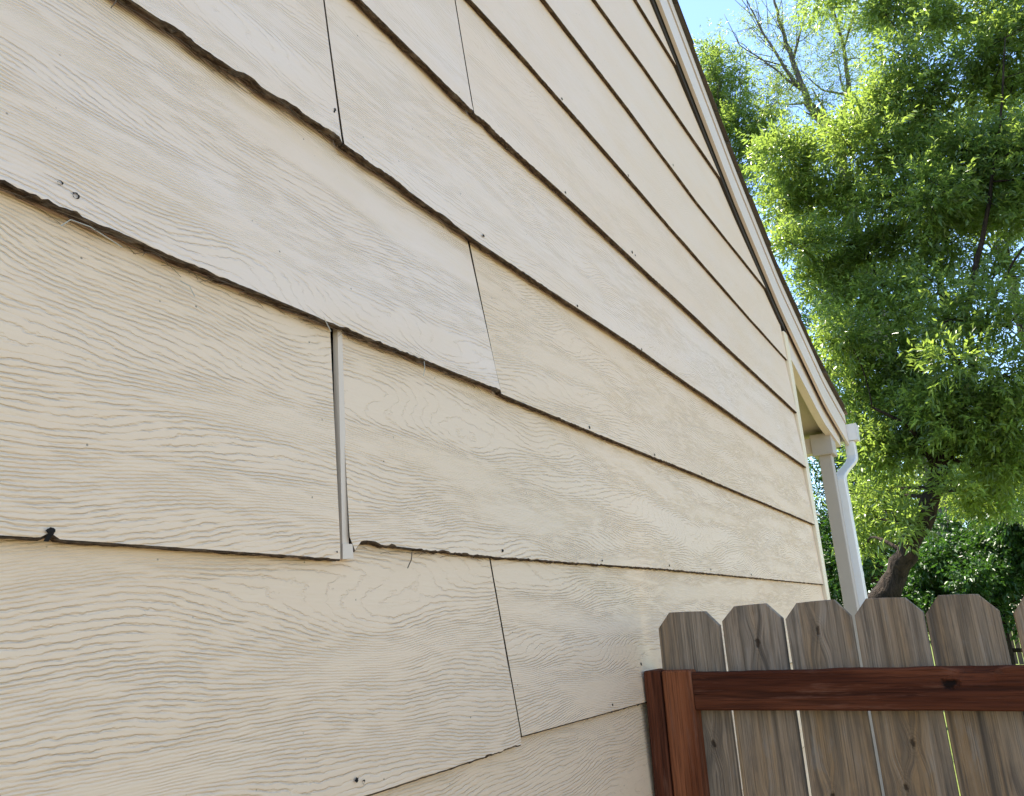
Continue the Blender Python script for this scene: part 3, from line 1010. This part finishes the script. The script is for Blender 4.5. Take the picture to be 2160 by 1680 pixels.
def tree(name, label, group, base, trunk, limbs, clumps, leafmat, barkmat, seed, leaf=(.085, .024), nleaf=9, spread=.15, twig_len=.22, up=.35, hang=0.0):
    """clumps: (x, y, z, r, twigs)"""
    rg = np.random.default_rng(seed)
    root = empty(name, base)
    tag(root, label, 'tree', group)
    B = np.array(base, float)
    tb = MB()
    tp = np.array([q[:3] for q in trunk], float)
    # resample the trunk with a little wobble
    tt = np.linspace(0, len(tp) - 1, len(tp) * 4)
    tr = np.stack([np.interp(tt, np.arange(len(tp)), tp[:, i]) for i in range(3)], 1)
    rr = np.interp(tt, np.arange(len(tp)), [q[3] for q in trunk])
    tr = tr + .16 * rr[:, None] * rg.standard_normal(tr.shape)
    tb.tube(tr - B, rr * (1 + .10 * rg.standard_normal(len(rr))), 10)
    tb.build('trunk', barkmat, root, smooth=True)
    lb = MB()
    nodes = [tr[i] for i in range(len(tr) // 2, len(tr))]
    nrad = [rr[i] for i in range(len(tr) // 2, len(tr))]
    for li in limbs:
        pts = np.array([q[:3] for q in li], float)
        t2 = np.linspace(0, len(pts) - 1, len(pts) * 4)
        ps = np.stack([np.interp(t2, np.arange(len(pts)), pts[:, i]) for i in range(3)], 1)
        r2 = np.interp(t2, np.arange(len(pts)), [q[3] for q in li])
        ps[1:-1] += .25 * r2[1:-1, None] * rg.standard_normal(ps[1:-1].shape)
        lb.tube(ps - B, r2, 7)
        nodes += list(ps)
        nrad += list(r2)
    nodes = np.array(nodes)
    P, D, T, S = [], [], [], []
    for (cx, cy, cz, cr, nt) in clumps:
        c = np.array((cx, cy, cz))
        score = np.linalg.norm(nodes - c, axis=1) + .35 * np.maximum(0, nodes[:, 2] - c[2])
        j = int(np.argmin(score))
        br = bez(nodes[j], c, 7, .25, rg)
        lb.tube(br - B, np.linspace(min(nrad[j] * .55, .022 + .012 * cr), .006, 7), 5)
        nsub = max(3, int(5 * cr / .5))
        subs = []
        for s in range(nsub):
            v = rg.standard_normal(3)
            v /= np.linalg.norm(v)
            v[2] = v[2] * .8 + .15
            e = c + v * cr * rg.uniform(.6, 1.0)
            st_ = br[rg.integers(3, 7)]
            sb = bez(st_, e, 5, .25, rg)
            lb.tube(sb - B, np.linspace(.007, .0025, 5), 4)
            subs.append(sb)
        allp = np.concatenate(subs)
        nrm_ = lambda a_: a_ / (np.linalg.norm(a_, axis=-1, keepdims=True) + 1e-6)
        v = nrm_(rg.standard_normal((nt, 3)))
        rad = cr * rg.uniform(.15, 1.0, (nt, 1)) ** .55 * (1 + .18 * rg.standard_normal((nt, 1)))
        p = c + v * rad * np.array([1, 1, .85])
        # pulled towards a sub-branch so that the foliage bunches, with gaps
        p = p * .45 + allp[rg.integers(0, len(allp), nt)] * .55 + rg.standard_normal((nt, 3)) * spread * cr
        dr = nrm_(nrm_(p - c) + rg.standard_normal((nt, 3)) * .45 + np.array([0, 0, up]))
        tl = twig_len * rg.uniform(.6, 1.3, (nt, 1))
        tint = np.clip(.40 + .20 * rg.standard_normal(nt), 0, 1)
        tint = np.where(rg.random(nt) < .10, rg.uniform(.8, 1.0, nt), tint)
        f = (np.arange(nleaf) + .6) / nleaf
        pos = p[:, None, :] + dr[:, None, :] * tl[:, None, :] * f[None, :, None]
        side = rg.standard_normal((nt, nleaf, 3))
        side -= dr[:, None, :] * (side * dr[:, None, :]).sum(-1, keepdims=True)
        side = nrm_(side)
        D.append((dr[:, None, :] * .75 + side * .75 + np.array([0, 0, -hang]) + rg.standard_normal((nt, nleaf, 3)) * .15).reshape(-1, 3))
        P.append(pos.reshape(-1, 3))
        T.append(np.clip(np.repeat(tint, nleaf) + .08 * rg.standard_normal(nt * nleaf), 0, 1))
        S.append(rg.uniform(.65, 1.15, nt * nleaf))
    lb.build('branches', barkmat, root, smooth=True)['kind'] = 'stuff'
    P = np.concatenate(P) - B
    D = np.concatenate(D)
    S = np.concatenate(S)
    T = np.concatenate(T)
    o = leaf_mesh('crown', leafmat, P, D, leaf[0] * S, leaf[1] * S * rg.uniform(.8, 1.2, len(S)), T, root, rg)
    o['kind'] = 'stuff'
    return root

tree('leaning_tree', 'broad green tree with a leaning dark trunk behind the gate', None, (-0.78, 9.0, 0.0), [(-0.78, 9.0, -0.05, 0.22), (-0.62, 9, 0.9, 0.13), (-0.38, 9, 1.9, 0.115), (-0.1, 9.0, 2.3, 0.105), (0.17, 9.0, 2.71, 0.095), (0.37, 9.05, 3.13, 0.085), (0.49, 9.1, 3.47, 0.08)],
     [[(0.49, 9.1, 3.47, 0.0612), (0.77, 9.2, 4.0, 0.051), (0.74, 9.3, 4.68, 0.0408), (0.79, 9.4, 5.38, 0.034), (0.86, 9.4, 6.32, 0.0238), (0.89, 9.4, 7.39, 0.0136), (0.95, 9.4, 8.45, 0.0068)], [(0.49, 9.1, 3.47, 0.0544), (0.87, 9.0, 4.08, 0.0408), (0.95, 8.9, 4.76, 0.034), (1.28, 8.9, 5.59, 0.0238), (1.61, 8.9, 6.6, 0.0136), (1.88, 8.9, 7.69, 0.0068)], [(0.49, 9.1, 3.47, 0.0476), (0.34, 9.4, 4.3, 0.0374), (0.23, 9.7, 5.29, 0.0306), (-0.01, 9.8, 6.42, 0.0204), (-0.33, 9.8, 7.29, 0.0122)], [(0.87, 9.0, 4.08, 0.0272), (1.02, 8.8, 4.45, 0.0204), (1.27, 8.7, 4.87, 0.015), (1.53, 8.6, 5.16, 0.0102)], [(0.37, 9.05, 3.13, 0.034), (0.22, 8.8, 3.61, 0.0204), (-0.09, 8.7, 3.85, 0.0136)], [(0.57, 9.1, 3.71, 0.034), (0.99, 9.0, 3.7, 0.0204), (1.38, 9.0, 3.82, 0.0122)]],
     [(-0.55, 9.14, 7.3, 0.46943050984971996, 337), (-0.2, 9.5, 7.43, 0.4831210110901531, 305), (0.21, 8.91, 6.94, 0.5186948057922053, 325), (0.55, 9.13, 7.05, 0.5452683323657578, 347), (0.93, 9.74, 7.17, 0.45802733906148824, 365), (1.24, 9.05, 6.54, 0.4846565905919117, 389), (1.62, 9.42, 6.66, 0.5025303118418503, 369), (1.79, 8.96, 6.22, 0.5053826813761852, 360), (0.53, 9.2, 7.56, 0.36496188023516, 284), (0.95, 9.37, 7.68, 0.47501182785052853, 285), (1.3, 9.61, 7.48, 0.50737578681342, 248), (1.7, 9.7, 7.55, 0.4311393689681217, 290), (2.03, 9.78, 7.39, 0.37559268955694036, 228), (0.83, 9.12, 8.17, 0.48875298111252685, 198), (1.21, 9.53, 8.62, 0.38775598216067686, 202), (1.64, 9.29, 7.89, 0.3953383942930674, 207), (1.98, 9.48, 7.99, 0.47943866916886185, 213), (2.31, 9.83, 8.42, 0.4721728860923069, 232), (0.97, 9.57, 9.08, 0.3667911425396026, 224), (1.7, 9.86, 8.84, 0.47951378964586, 206), (1.97, 9.61, 8.64, 0.37409099751869096, 222), (-0.79, 9.37, 6.83, 0.4258728536136825, 305), (-0.43, 9.65, 6.84, 0.5442874105068256, 307), (-0.0, 9.6, 6.66, 0.4469575869941127, 314), (0.44, 9.09, 6.38, 0.5071570370625939, 390), (0.84, 8.84, 6.05, 0.4812414647933438, 303), (1.25, 9.52, 6.18, 0.4336002965311933, 391), (1.62, 9.78, 6.17, 0.4629106227728714, 403), (1.74, 9.11, 5.75, 0.39093107839050917, 361), (-0.57, 8.83, 5.93, 0.3915815770285471, 275), (-0.3, 9.41, 5.96, 0.3849918385621704, 244), (0.1, 9.67, 6.0, 0.4102128831865747, 322), (0.55, 9.7, 5.93, 0.4204462783059493, 280), (0.98, 9.32, 5.7, 0.46302219494203634, 291), (-0.48, 9.46, 5.59, 0.41329816350411774, 229), (-0.14, 9.41, 5.29, 0.3860915836940543, 215), (0.28, 9.14, 5.2, 0.3673565080090775, 231), (0.67, 9.42, 5.36, 0.40297398734690815, 172), (1.27, 9.32, 5.1, 0.4075149907867774, 173), (-0.45, 9.32, 4.63, 0.4150339970826406, 187), (-0.13, 9.33, 4.39, 0.3911400618763259, 227), (0.2, 9.05, 4.41, 0.42580083590868945, 231), (-0.23, 8.72, 4.74, 0.33272305972499483, 227), (0.42, 9.66, 4.87, 0.3601616080584197, 213), (0.47, 9.29, 4.19, 0.37008365554771294, 207), (1.1, 8.51, 4.64, 0.2933452452310189, 94), (1.28, 8.5, 4.34, 0.2942419582288387, 99), (0.76, 8.23, 4.05, 0.3157568962319052, 98), (1.12, 8.51, 3.9, 0.2769242383928374, 100), (0.71, 8.44, 4.52, 0.2729881661828095, 90), (0.9, 8.9, 4.41, 0.26340626957476965, 86), (0.71, 8.53, 4.86, 0.34535635585441865, 90), (-0.21, 9.36, 3.96, 0.3677312033485781, 256), (0.13, 9.15, 3.8, 0.4765045373320359, 266), (0.47, 8.73, 3.75, 0.3603797373559635, 272), (0.77, 8.69, 3.58, 0.46463014011906956, 297), (1.08, 8.68, 3.52, 0.3843460055865099, 294), (1.24, 9.14, 3.49, 0.46455119185252836, 257), (-0.15, 8.93, 3.39, 0.36603977628535966, 279), (0.08, 9.07, 3.38, 0.37387501641602694, 250), (0.66, 9.22, 3.31, 0.38297118476866465, 288), (0.97, 8.96, 3.17, 0.32467129841997294, 290), (-0.39, 9.98, 3.09, 0.3884296386034555, 198), (-0.13, 10.05, 3.12, 0.38128526572936067, 185), (0.71, 9.85, 2.98, 0.37040384151343747, 212), (1.05, 9.62, 2.96, 0.3046850203369805, 192), (0.6, 8.55, 3.49, 0.185445409928549, 66), (0.52, 8.56, 2.85, 0.2448153503206575, 55), (-0.07, 8.68, 2.66, 0.2354964485837804, 73), (-0.53, 9.98, 2.55, 0.25197398688190387, 77), (-0.35, 9.8, 2.85, 0.23962386138487696, 68), (2.6, 9.5, 8, 0.5, 220), (3.2, 9.2, 7.2, 0.5, 220), (2.5, 9.0, 6.2, 0.5, 220), (3.4, 9.6, 6.0, 0.5, 220), (2.4, 9.4, 4.8, 0.5, 220), (3.1, 9.0, 4.8, 0.5, 220), (2.0, 8.9, 3.8, 0.5, 220), (2.8, 9.3, 3.9, 0.5, 220), (3.9, 9.3, 6.6, 0.5, 220), (1.0, 9.6, 9.3, 0.5, 220), (2.0, 9.4, 9.4, 0.5, 220), (0.2, 9.8, 9.9, 0.5, 220)],
     M_LEAF_A, M_BARK, 11, **{'leaf': (0.084, 0.024), 'nleaf': 9})
tree('sparse_tree', 'tall grey-green tree with thin half-bare branches against the sky', None, (0.2, 15.0, 0.0), [(0.2, 15, -0.05, 0.2), (0.1, 15, 3, 0.17), (-0.26, 15.0, 6.7, 0.15), (-0.39, 15.0, 8.88, 0.13), (-0.37, 15.0, 10.87, 0.11), (-0.76, 15.0, 11.88, 0.085)],
     [[(-0.76, 15.0, 11.88, 0.07), (-0.91, 15.0, 12.94, 0.05), (-1.02, 15.0, 13.97, 0.035), (-1.07, 15.0, 15.01, 0.02), (-1.06, 15.0, 16.18, 0.01)], [(-0.85, 15.0, 12.21, 0.05), (-1.03, 14.8, 12.63, 0.035), (-1.34, 14.7, 13.67, 0.022), (-1.56, 14.7, 14.65, 0.012), (-1.64, 14.7, 15.21, 0.006)], [(-0.91, 15.0, 12.94, 0.03), (-0.64, 15.2, 13.81, 0.022), (-0.33, 15.3, 14.59, 0.014), (-0.13, 15.3, 15.37, 0.008)], [(-0.85, 15.0, 12.21, 0.03), (-1.34, 14.6, 12.82, 0.018), (-1.82, 14.5, 13.46, 0.01), (-2.03, 14.5, 14.38, 0.004)], [(-1.03, 15.0, 12.88, 0.02), (-1.54, 14.8, 13.17, 0.012), (-1.8, 14.8, 13.48, 0.006)], [(-0.37, 15.0, 10.87, 0.07), (0.0, 15.2, 11.95, 0.05), (0.08, 15.2, 12.96, 0.035), (-0.0, 15.2, 14.21, 0.022), (0.03, 15.2, 15.32, 0.012)], [(-0.02, 15.2, 11.84, 0.03), (-0.48, 15.3, 12.23, 0.02), (-0.71, 15.4, 12.7, 0.012)], [(0.08, 15.2, 12.96, 0.025), (0.43, 15.2, 13.73, 0.018), (0.62, 15.2, 14.6, 0.01)], [(-0.37, 15.0, 10.87, 0.04), (-0.53, 15.2, 11.79, 0.025), (-0.67, 15.3, 12.38, 0.012)], [(-0.96, 14.88, 13.49, 0.01), (-1.12, 14.88, 14.12, 0.007), (-1.33, 14.88, 14.8, 0.003)], [(-0.98, 14.95, 13.79, 0.01), (-0.9, 14.95, 14.35, 0.007), (-0.91, 14.95, 15.01, 0.003)], [(-1.05, 14.9, 13.98, 0.01), (-0.92, 14.9, 14.38, 0.007), (-0.72, 14.9, 14.86, 0.003)], [(-1.37, 14.99, 13.83, 0.01), (-1.55, 14.99, 14.17, 0.007), (-1.81, 14.99, 14.5, 0.003)], [(-1.33, 14.82, 13.63, 0.01), (-1.39, 14.82, 14.04, 0.007), (-1.45, 14.82, 14.56, 0.003)], [(-1.49, 14.8, 14.25, 0.01), (-1.66, 14.8, 14.57, 0.007), (-1.9, 14.8, 15.05, 0.003)], [(-1.94, 15.18, 14.01, 0.01), (-1.98, 15.18, 14.33, 0.007), (-2.13, 15.18, 14.56, 0.003)], [(-1.7, 15.08, 13.63, 0.01), (-1.84, 15.08, 13.92, 0.007), (-2.1, 15.08, 14.14, 0.003)], [(-0.91, 14.86, 12.97, 0.01), (-1.09, 14.86, 13.53, 0.007), (-1.22, 14.86, 14.1, 0.003)], [(-0.62, 14.95, 13.61, 0.01), (-0.63, 14.95, 14.06, 0.007), (-0.62, 14.95, 14.6, 0.003)], [(-0.46, 14.7, 13.7, 0.01), (-0.45, 14.7, 14.11, 0.007), (-0.36, 14.7, 14.37, 0.003)], [(-1.43, 14.77, 13.89, 0.01), (-1.56, 14.77, 14.39, 0.007), (-1.58, 14.77, 14.99, 0.003)], [(-1.62, 15.21, 14.83, 0.01), (-1.76, 15.21, 15.24, 0.007), (-1.8, 15.21, 15.59, 0.003)], [(-1.27, 14.89, 13.41, 0.01), (-1.49, 14.89, 13.84, 0.007), (-1.67, 14.89, 14.23, 0.003)], [(-1.29, 15.09, 13.31, 0.01), (-1.6, 15.09, 13.54, 0.007), (-1.94, 15.09, 13.76, 0.003)], [(-1.19, 14.81, 12.83, 0.01), (-1.43, 14.81, 13.0, 0.007), (-1.66, 14.81, 13.06, 0.003)], [(-1.14, 15.03, 12.84, 0.01), (-1.37, 15.03, 12.84, 0.007), (-1.64, 15.03, 12.83, 0.003)], [(-0.75, 14.75, 13.11, 0.01), (-0.68, 14.75, 13.53, 0.007), (-0.54, 14.75, 13.89, 0.003)], [(-0.96, 15.06, 13.49, 0.01), (-0.96, 15.06, 13.94, 0.007), (-1.02, 15.06, 14.4, 0.003)], [(0.01, 15.18, 13.69, 0.01), (-0.03, 15.18, 14.09, 0.007), (-0.1, 15.18, 14.49, 0.003)], [(0.09, 14.92, 12.52, 0.01), (0.07, 14.92, 12.91, 0.007), (0.05, 14.92, 13.36, 0.003)], [(-1.26, 14.95, 13.94, 0.01), (-1.21, 14.95, 14.42, 0.007), (-1.2, 14.95, 14.92, 0.003)], [(-1.37, 14.85, 14.04, 0.01), (-1.39, 14.85, 14.52, 0.007), (-1.4, 14.85, 15.07, 0.003)], [(-1.11, 14.74, 12.98, 0.01), (-1.33, 14.74, 13.37, 0.007), (-1.54, 14.74, 13.74, 0.003)]],
     [(-1.33, 15.38, 12.8, 0.5353293239377059, 101), (-0.82, 15.4, 12.93, 0.5108740385936126, 97), (-0.29, 14.96, 12.74, 0.3986885362696827, 114), (-0.59, 15.16, 13.5, 0.5270737080057722, 114), (-1.15, 15.17, 12.34, 0.5012675096205585, 107), (-0.44, 14.6, 11.65, 0.47674347335387596, 89), (-0.87, 14.64, 11.54, 0.5080830754138317, 90), (-0.3, 14.59, 13.41, 0.3946823314931003, 116), (-1.38, 14.68, 11.96, 0.3819458780390717, 115), (-0.08, 14.62, 11.95, 0.5197824666748662, 110), (0.48, 15.54, 13.48, 0.6404822636909706, 122), (0.44, 15.5, 12.64, 0.4572538539711317, 129), (0.4, 15.21, 11.67, 0.5930315855716247, 105), (0.47, 15.45, 13.9, 0.6369124689002628, 104), (0.77, 15.02, 13.18, 0.5627954694336983, 131), (0.24, 14.94, 13.16, 0.4859544882863356, 110), (-1.43, 15.12, 13.77, 0.600708661887979, 43), (-1.07, 14.87, 13.78, 0.5293279319089126, 42), (-1.4, 14.92, 14.36, 0.46665209736723395, 45), (-0.78, 15.47, 14.59, 0.5325662744694989, 48), (-1.35, 14.66, 12.81, 0.5881676220423057, 48), (-1.09, 15.17, 13.4, 0.5534184153162828, 44), (-1.58, 15.14, 14.24, 0.6294802589529085, 40)],
     M_LEAF_B, M_BARK_G, 12, **{'leaf': (0.075, 0.018), 'nleaf': 8, 'twig_len': 0.3})
tree('deciduous_tree', 'dark green tree rising just above the roof edge at left', None, (-3.2, 16.0, 0.0), [(-3.2, 16, -0.05, 0.2), (-3.2, 16, 4, 0.17), (-3.1, 16, 8, 0.12), (-3.0, 16, 11, 0.06)],
     [],
     [(-2.78, 15.84, 14.97, 0.4317342923106564, 101), (-2.78, 16.01, 14.54, 0.38779970768430394, 95), (-2.41, 15.81, 14.23, 0.5034714724899119, 163), (-2.7, 16.05, 13.87, 0.5129695056897241, 165), (-2.43, 16.11, 13.52, 0.6406851109557379, 168), (-2.66, 16.12, 13.1, 0.5326401361751929, 199), (-2.95, 16.05, 13.32, 0.5034347040793435, 164), (-2.3, 15.71, 12.45, 0.5458979231180203, 173), (-2.77, 15.8, 12.33, 0.522094071267285, 170), (-2.07, 15.76, 11.89, 0.43084982346978073, 146), (-1.7, 15.59, 12.0, 0.5128201155143699, 126), (-2.24, 15.8, 11.5, 0.5528907215403869, 129), (-1.61, 15.59, 11.25, 0.5347276234107272, 141), (-2.06, 15.54, 10.82, 0.5370459194386988, 145), (-1.53, 15.58, 10.41, 0.44632827163024213, 117), (-3.35, 16.43, 14.83, 0.7020841957377153, 136), (-3.6, 16.51, 14.03, 0.5981020329418879, 108), (-3.77, 16.16, 12.55, 0.5849245791826989, 127), (-3.47, 16.52, 13.16, 0.7559423999794301, 111), (-4.14, 16.52, 11.58, 0.6152200219331988, 117), (-3.49, 16.44, 11.81, 0.5606220998489276, 105), (-2.08, 15.87, 13.14, 0.2033410710311684, 22), (-1.9, 15.82, 12.46, 0.23404058893718843, 20), (-2.12, 15.73, 13.78, 0.4297954146619746, 74), (-1.94, 15.68, 12.65, 0.4536168631820312, 85), (-1.68, 15.76, 12.46, 0.44709704556323726, 66), (-1.43, 15.71, 11.96, 0.4664692883879677, 66)],
     M_LEAF_A, M_BARK_G, 13, **{'leaf': (0.1, 0.03), 'nleaf': 9, 'twig_len': 0.28})
tree('shade_tree', 'shaded green tree showing between the house corner and porch post', None, (-1.6, 19.0, 0.0), [(-1.6, 19, -0.05, 0.22), (-1.5, 19, 3, 0.18), (-1.4, 19, 6.5, 0.12), (-1.3, 19, 9, 0.06)],
     [],
     [(-2.25, 19.46, 9.88, 1.0108038407586297, 98), (-1.84, 19.53, 11.12, 0.8397514907799443, 121), (-1.94, 19.31, 8.71, 0.8145708886692566, 118), (-1.53, 19.18, 9.06, 0.9779376001771696, 104), (-0.96, 19.31, 9.96, 1.027624436231924, 118), (-1.19, 19.04, 7.71, 0.7562547365829524, 112), (-1.85, 18.82, 7.33, 0.9497898585663406, 118), (-0.58, 19.08, 8.29, 0.778233532061182, 117), (-0.02, 19.16, 8.64, 0.777313414504002, 125), (-1.64, 19.19, 11.98, 0.7594018628793141, 127), (-2.03, 18.57, 5.93, 0.7744589738063017, 151), (-1.42, 19.12, 6.38, 0.8414771481616041, 148), (-2.05, 18.95, 4.88, 0.76873281772929, 128), (-1.37, 18.48, 4.93, 0.8897506315586796, 153), (-2.58, 19.05, 4.31, 0.8968916134354195, 136), (-1.99, 18.72, 3.77, 0.7900139049890774, 158), (-1.35, 18.45, 3.88, 0.8264135381682249, 131), (-2.62, 19.32, 3.03, 0.781232810486663, 135), (-1.99, 18.88, 2.75, 0.8374494369532671, 154), (-1.38, 18.82, 2.89, 0.9290651030740903, 125), (-2.56, 18.72, 5.37, 0.7048946112725477, 125), (-2.61, 20.22, 2.79, 0.7145494385577907, 176), (-2.36, 19.75, 2.22, 0.6399972808423325, 209), (-2.98, 20.25, 2.16, 0.7196881004485062, 200), (-2.26, 19.72, 1.85, 0.6356206616130989, 177), (-3.39, 20.02, 3.13, 0.6764083692649999, 177), (-3.02, 19.8, 2.43, 0.7275991063589168, 167), (-2.55, 20.24, 2.51, 0.7538880272040852, 221), (-1.92, 19.91, 2.25, 0.6726255367508479, 199), (-1.43, 20.11, 2.32, 0.7744744018240184, 205), (-2.45, 19.84, 3.37, 0.746402590276554, 194), (-1.66, 20.08, 3.31, 0.7144402521265267, 165), (-1.14, 20.22, 2.94, 0.6988650159248042, 194), (-3.84, 20.02, 2.38, 0.6505280277709491, 177), (-0.87, 20.02, 2.18, 0.5488949432600547, 195), (-0.31, 20.12, 2.14, 0.6466133381931309, 198), (0.4, 20.37, 2.1, 0.7540920874225066, 173), (1.09, 20.23, 2.05, 0.6895866946998751, 168)],
     M_LEAF_C, M_BARK, 14, **{'leaf': (0.12, 0.04), 'nleaf': 9, 'twig_len': 0.35})
tree('grey_green_tree', 'grey-green tree standing behind the leaning tree at right', None, (2.2, 17.0, 0.0), [(2.2, 17, -0.05, 0.2), (2.1, 17, 2.5, 0.17), (2.0, 17, 5.5, 0.13), (2.0, 17, 8, 0.07)],
     [],
     [(-0.3, 16.86, 4.33, 0.675488550734665, 117), (0.35, 17.04, 4.82, 0.8649117401568682, 127), (0.75, 17.37, 4.43, 0.8009474425063245, 120), (1.32, 17.36, 4.53, 0.775506251356709, 152), (1.61, 17.22, 4.1, 0.813203745234051, 128), (-0.71, 17.31, 3.69, 0.8654332702251363, 149), (-0.08, 16.94, 3.76, 0.8178630435174847, 134), (0.47, 16.61, 3.65, 0.6236148244075889, 117), (0.98, 16.7, 3.6, 0.6557436548060657, 134), (1.4, 17.2, 3.42, 0.7581825088835188, 131), (-0.26, 17.15, 3.34, 0.694864776062641, 133), (0.2, 17.26, 3.21, 0.7211965309920705, 122), (0.76, 17.4, 3.25, 0.8077562283709859, 129), (1.16, 16.87, 2.99, 0.7559780728991022, 138), (-0.5, 16.72, 3.16, 0.6127345498408426, 123), (1.44, 17.28, 10.63, 0.7659126945862877, 103), (2.0, 16.7, 9.89, 0.7869719744258572, 94), (2.66, 16.9, 9.96, 0.7738482609670587, 90), (0.75, 16.61, 9.54, 0.773834534746982, 104), (2.01, 16.56, 11.23, 0.727177172668237, 103), (2.85, 16.91, 11.31, 0.9451018445825569, 90), (0.6, 16.9, 10.86, 0.8469148266154314, 90), (4, 17, 5, 0.9, 80), (4.6, 17, 7, 1.0, 80), (4.2, 17, 9, 1.0, 80), (3.8, 17, 3.5, 0.9, 80), (5.3, 17, 5.5, 1.0, 80)],
     M_LEAF_B, M_BARK, 15, **{'leaf': (0.11, 0.034), 'nleaf': 9, 'twig_len': 0.32})
tree('dark_shrub', 'dense dark green bush low behind the grey pickets', None, (0.6, 12.0, 0.0), [(0.6, 12, -0.05, 0.08), (0.6, 12, 0.8, 0.06), (0.65, 12, 1.8, 0.04)],
     [],
     [(-0.45, 12.47, 2.27, 0.2962692584767009, 250), (-0.12, 11.97, 2.39, 0.28977109670607265, 295), (0.19, 11.85, 2.48, 0.2848734708974492, 246), (0.52, 12.23, 2.53, 0.30301066069122035, 309), (0.84, 11.97, 2.54, 0.3819502633467297, 267), (1.09, 11.75, 2.5, 0.3018976986677467, 311), (-0.32, 12.13, 2.0, 0.3113686969730654, 250), (0.04, 12.18, 2.07, 0.3863120833838443, 292), (0.4, 11.5, 2.09, 0.27363620431497615, 249), (0.71, 11.67, 2.13, 0.2743927194015792, 246), (1.02, 12.15, 2.12, 0.37803610175661184, 259), (0.15, 12.47, 2.77, 0.3272253471672384, 310), (0.74, 12.42, 2.84, 0.38281078099485627, 245), (1.05, 11.8, 2.81, 0.3428318994922932, 323), (-0.17, 11.75, 1.72, 0.40694936535848447, 198), (0.36, 11.77, 1.69, 0.42237814491660963, 171), (0.83, 12.11, 1.72, 0.5085631041560238, 162), (-0.55, 12.14, 1.67, 0.4774321775267887, 198), (1.6, 12, 2.2, 0.5, 200), (2.2, 12, 2.0, 0.6, 200), (1.9, 12, 1.3, 0.6, 160)],
     M_LEAF_C, M_BARK, 16, **{'leaf': (0.062, 0.03), 'nleaf': 10, 'twig_len': 0.16, 'up': 0.1, 'hang': 0.2})
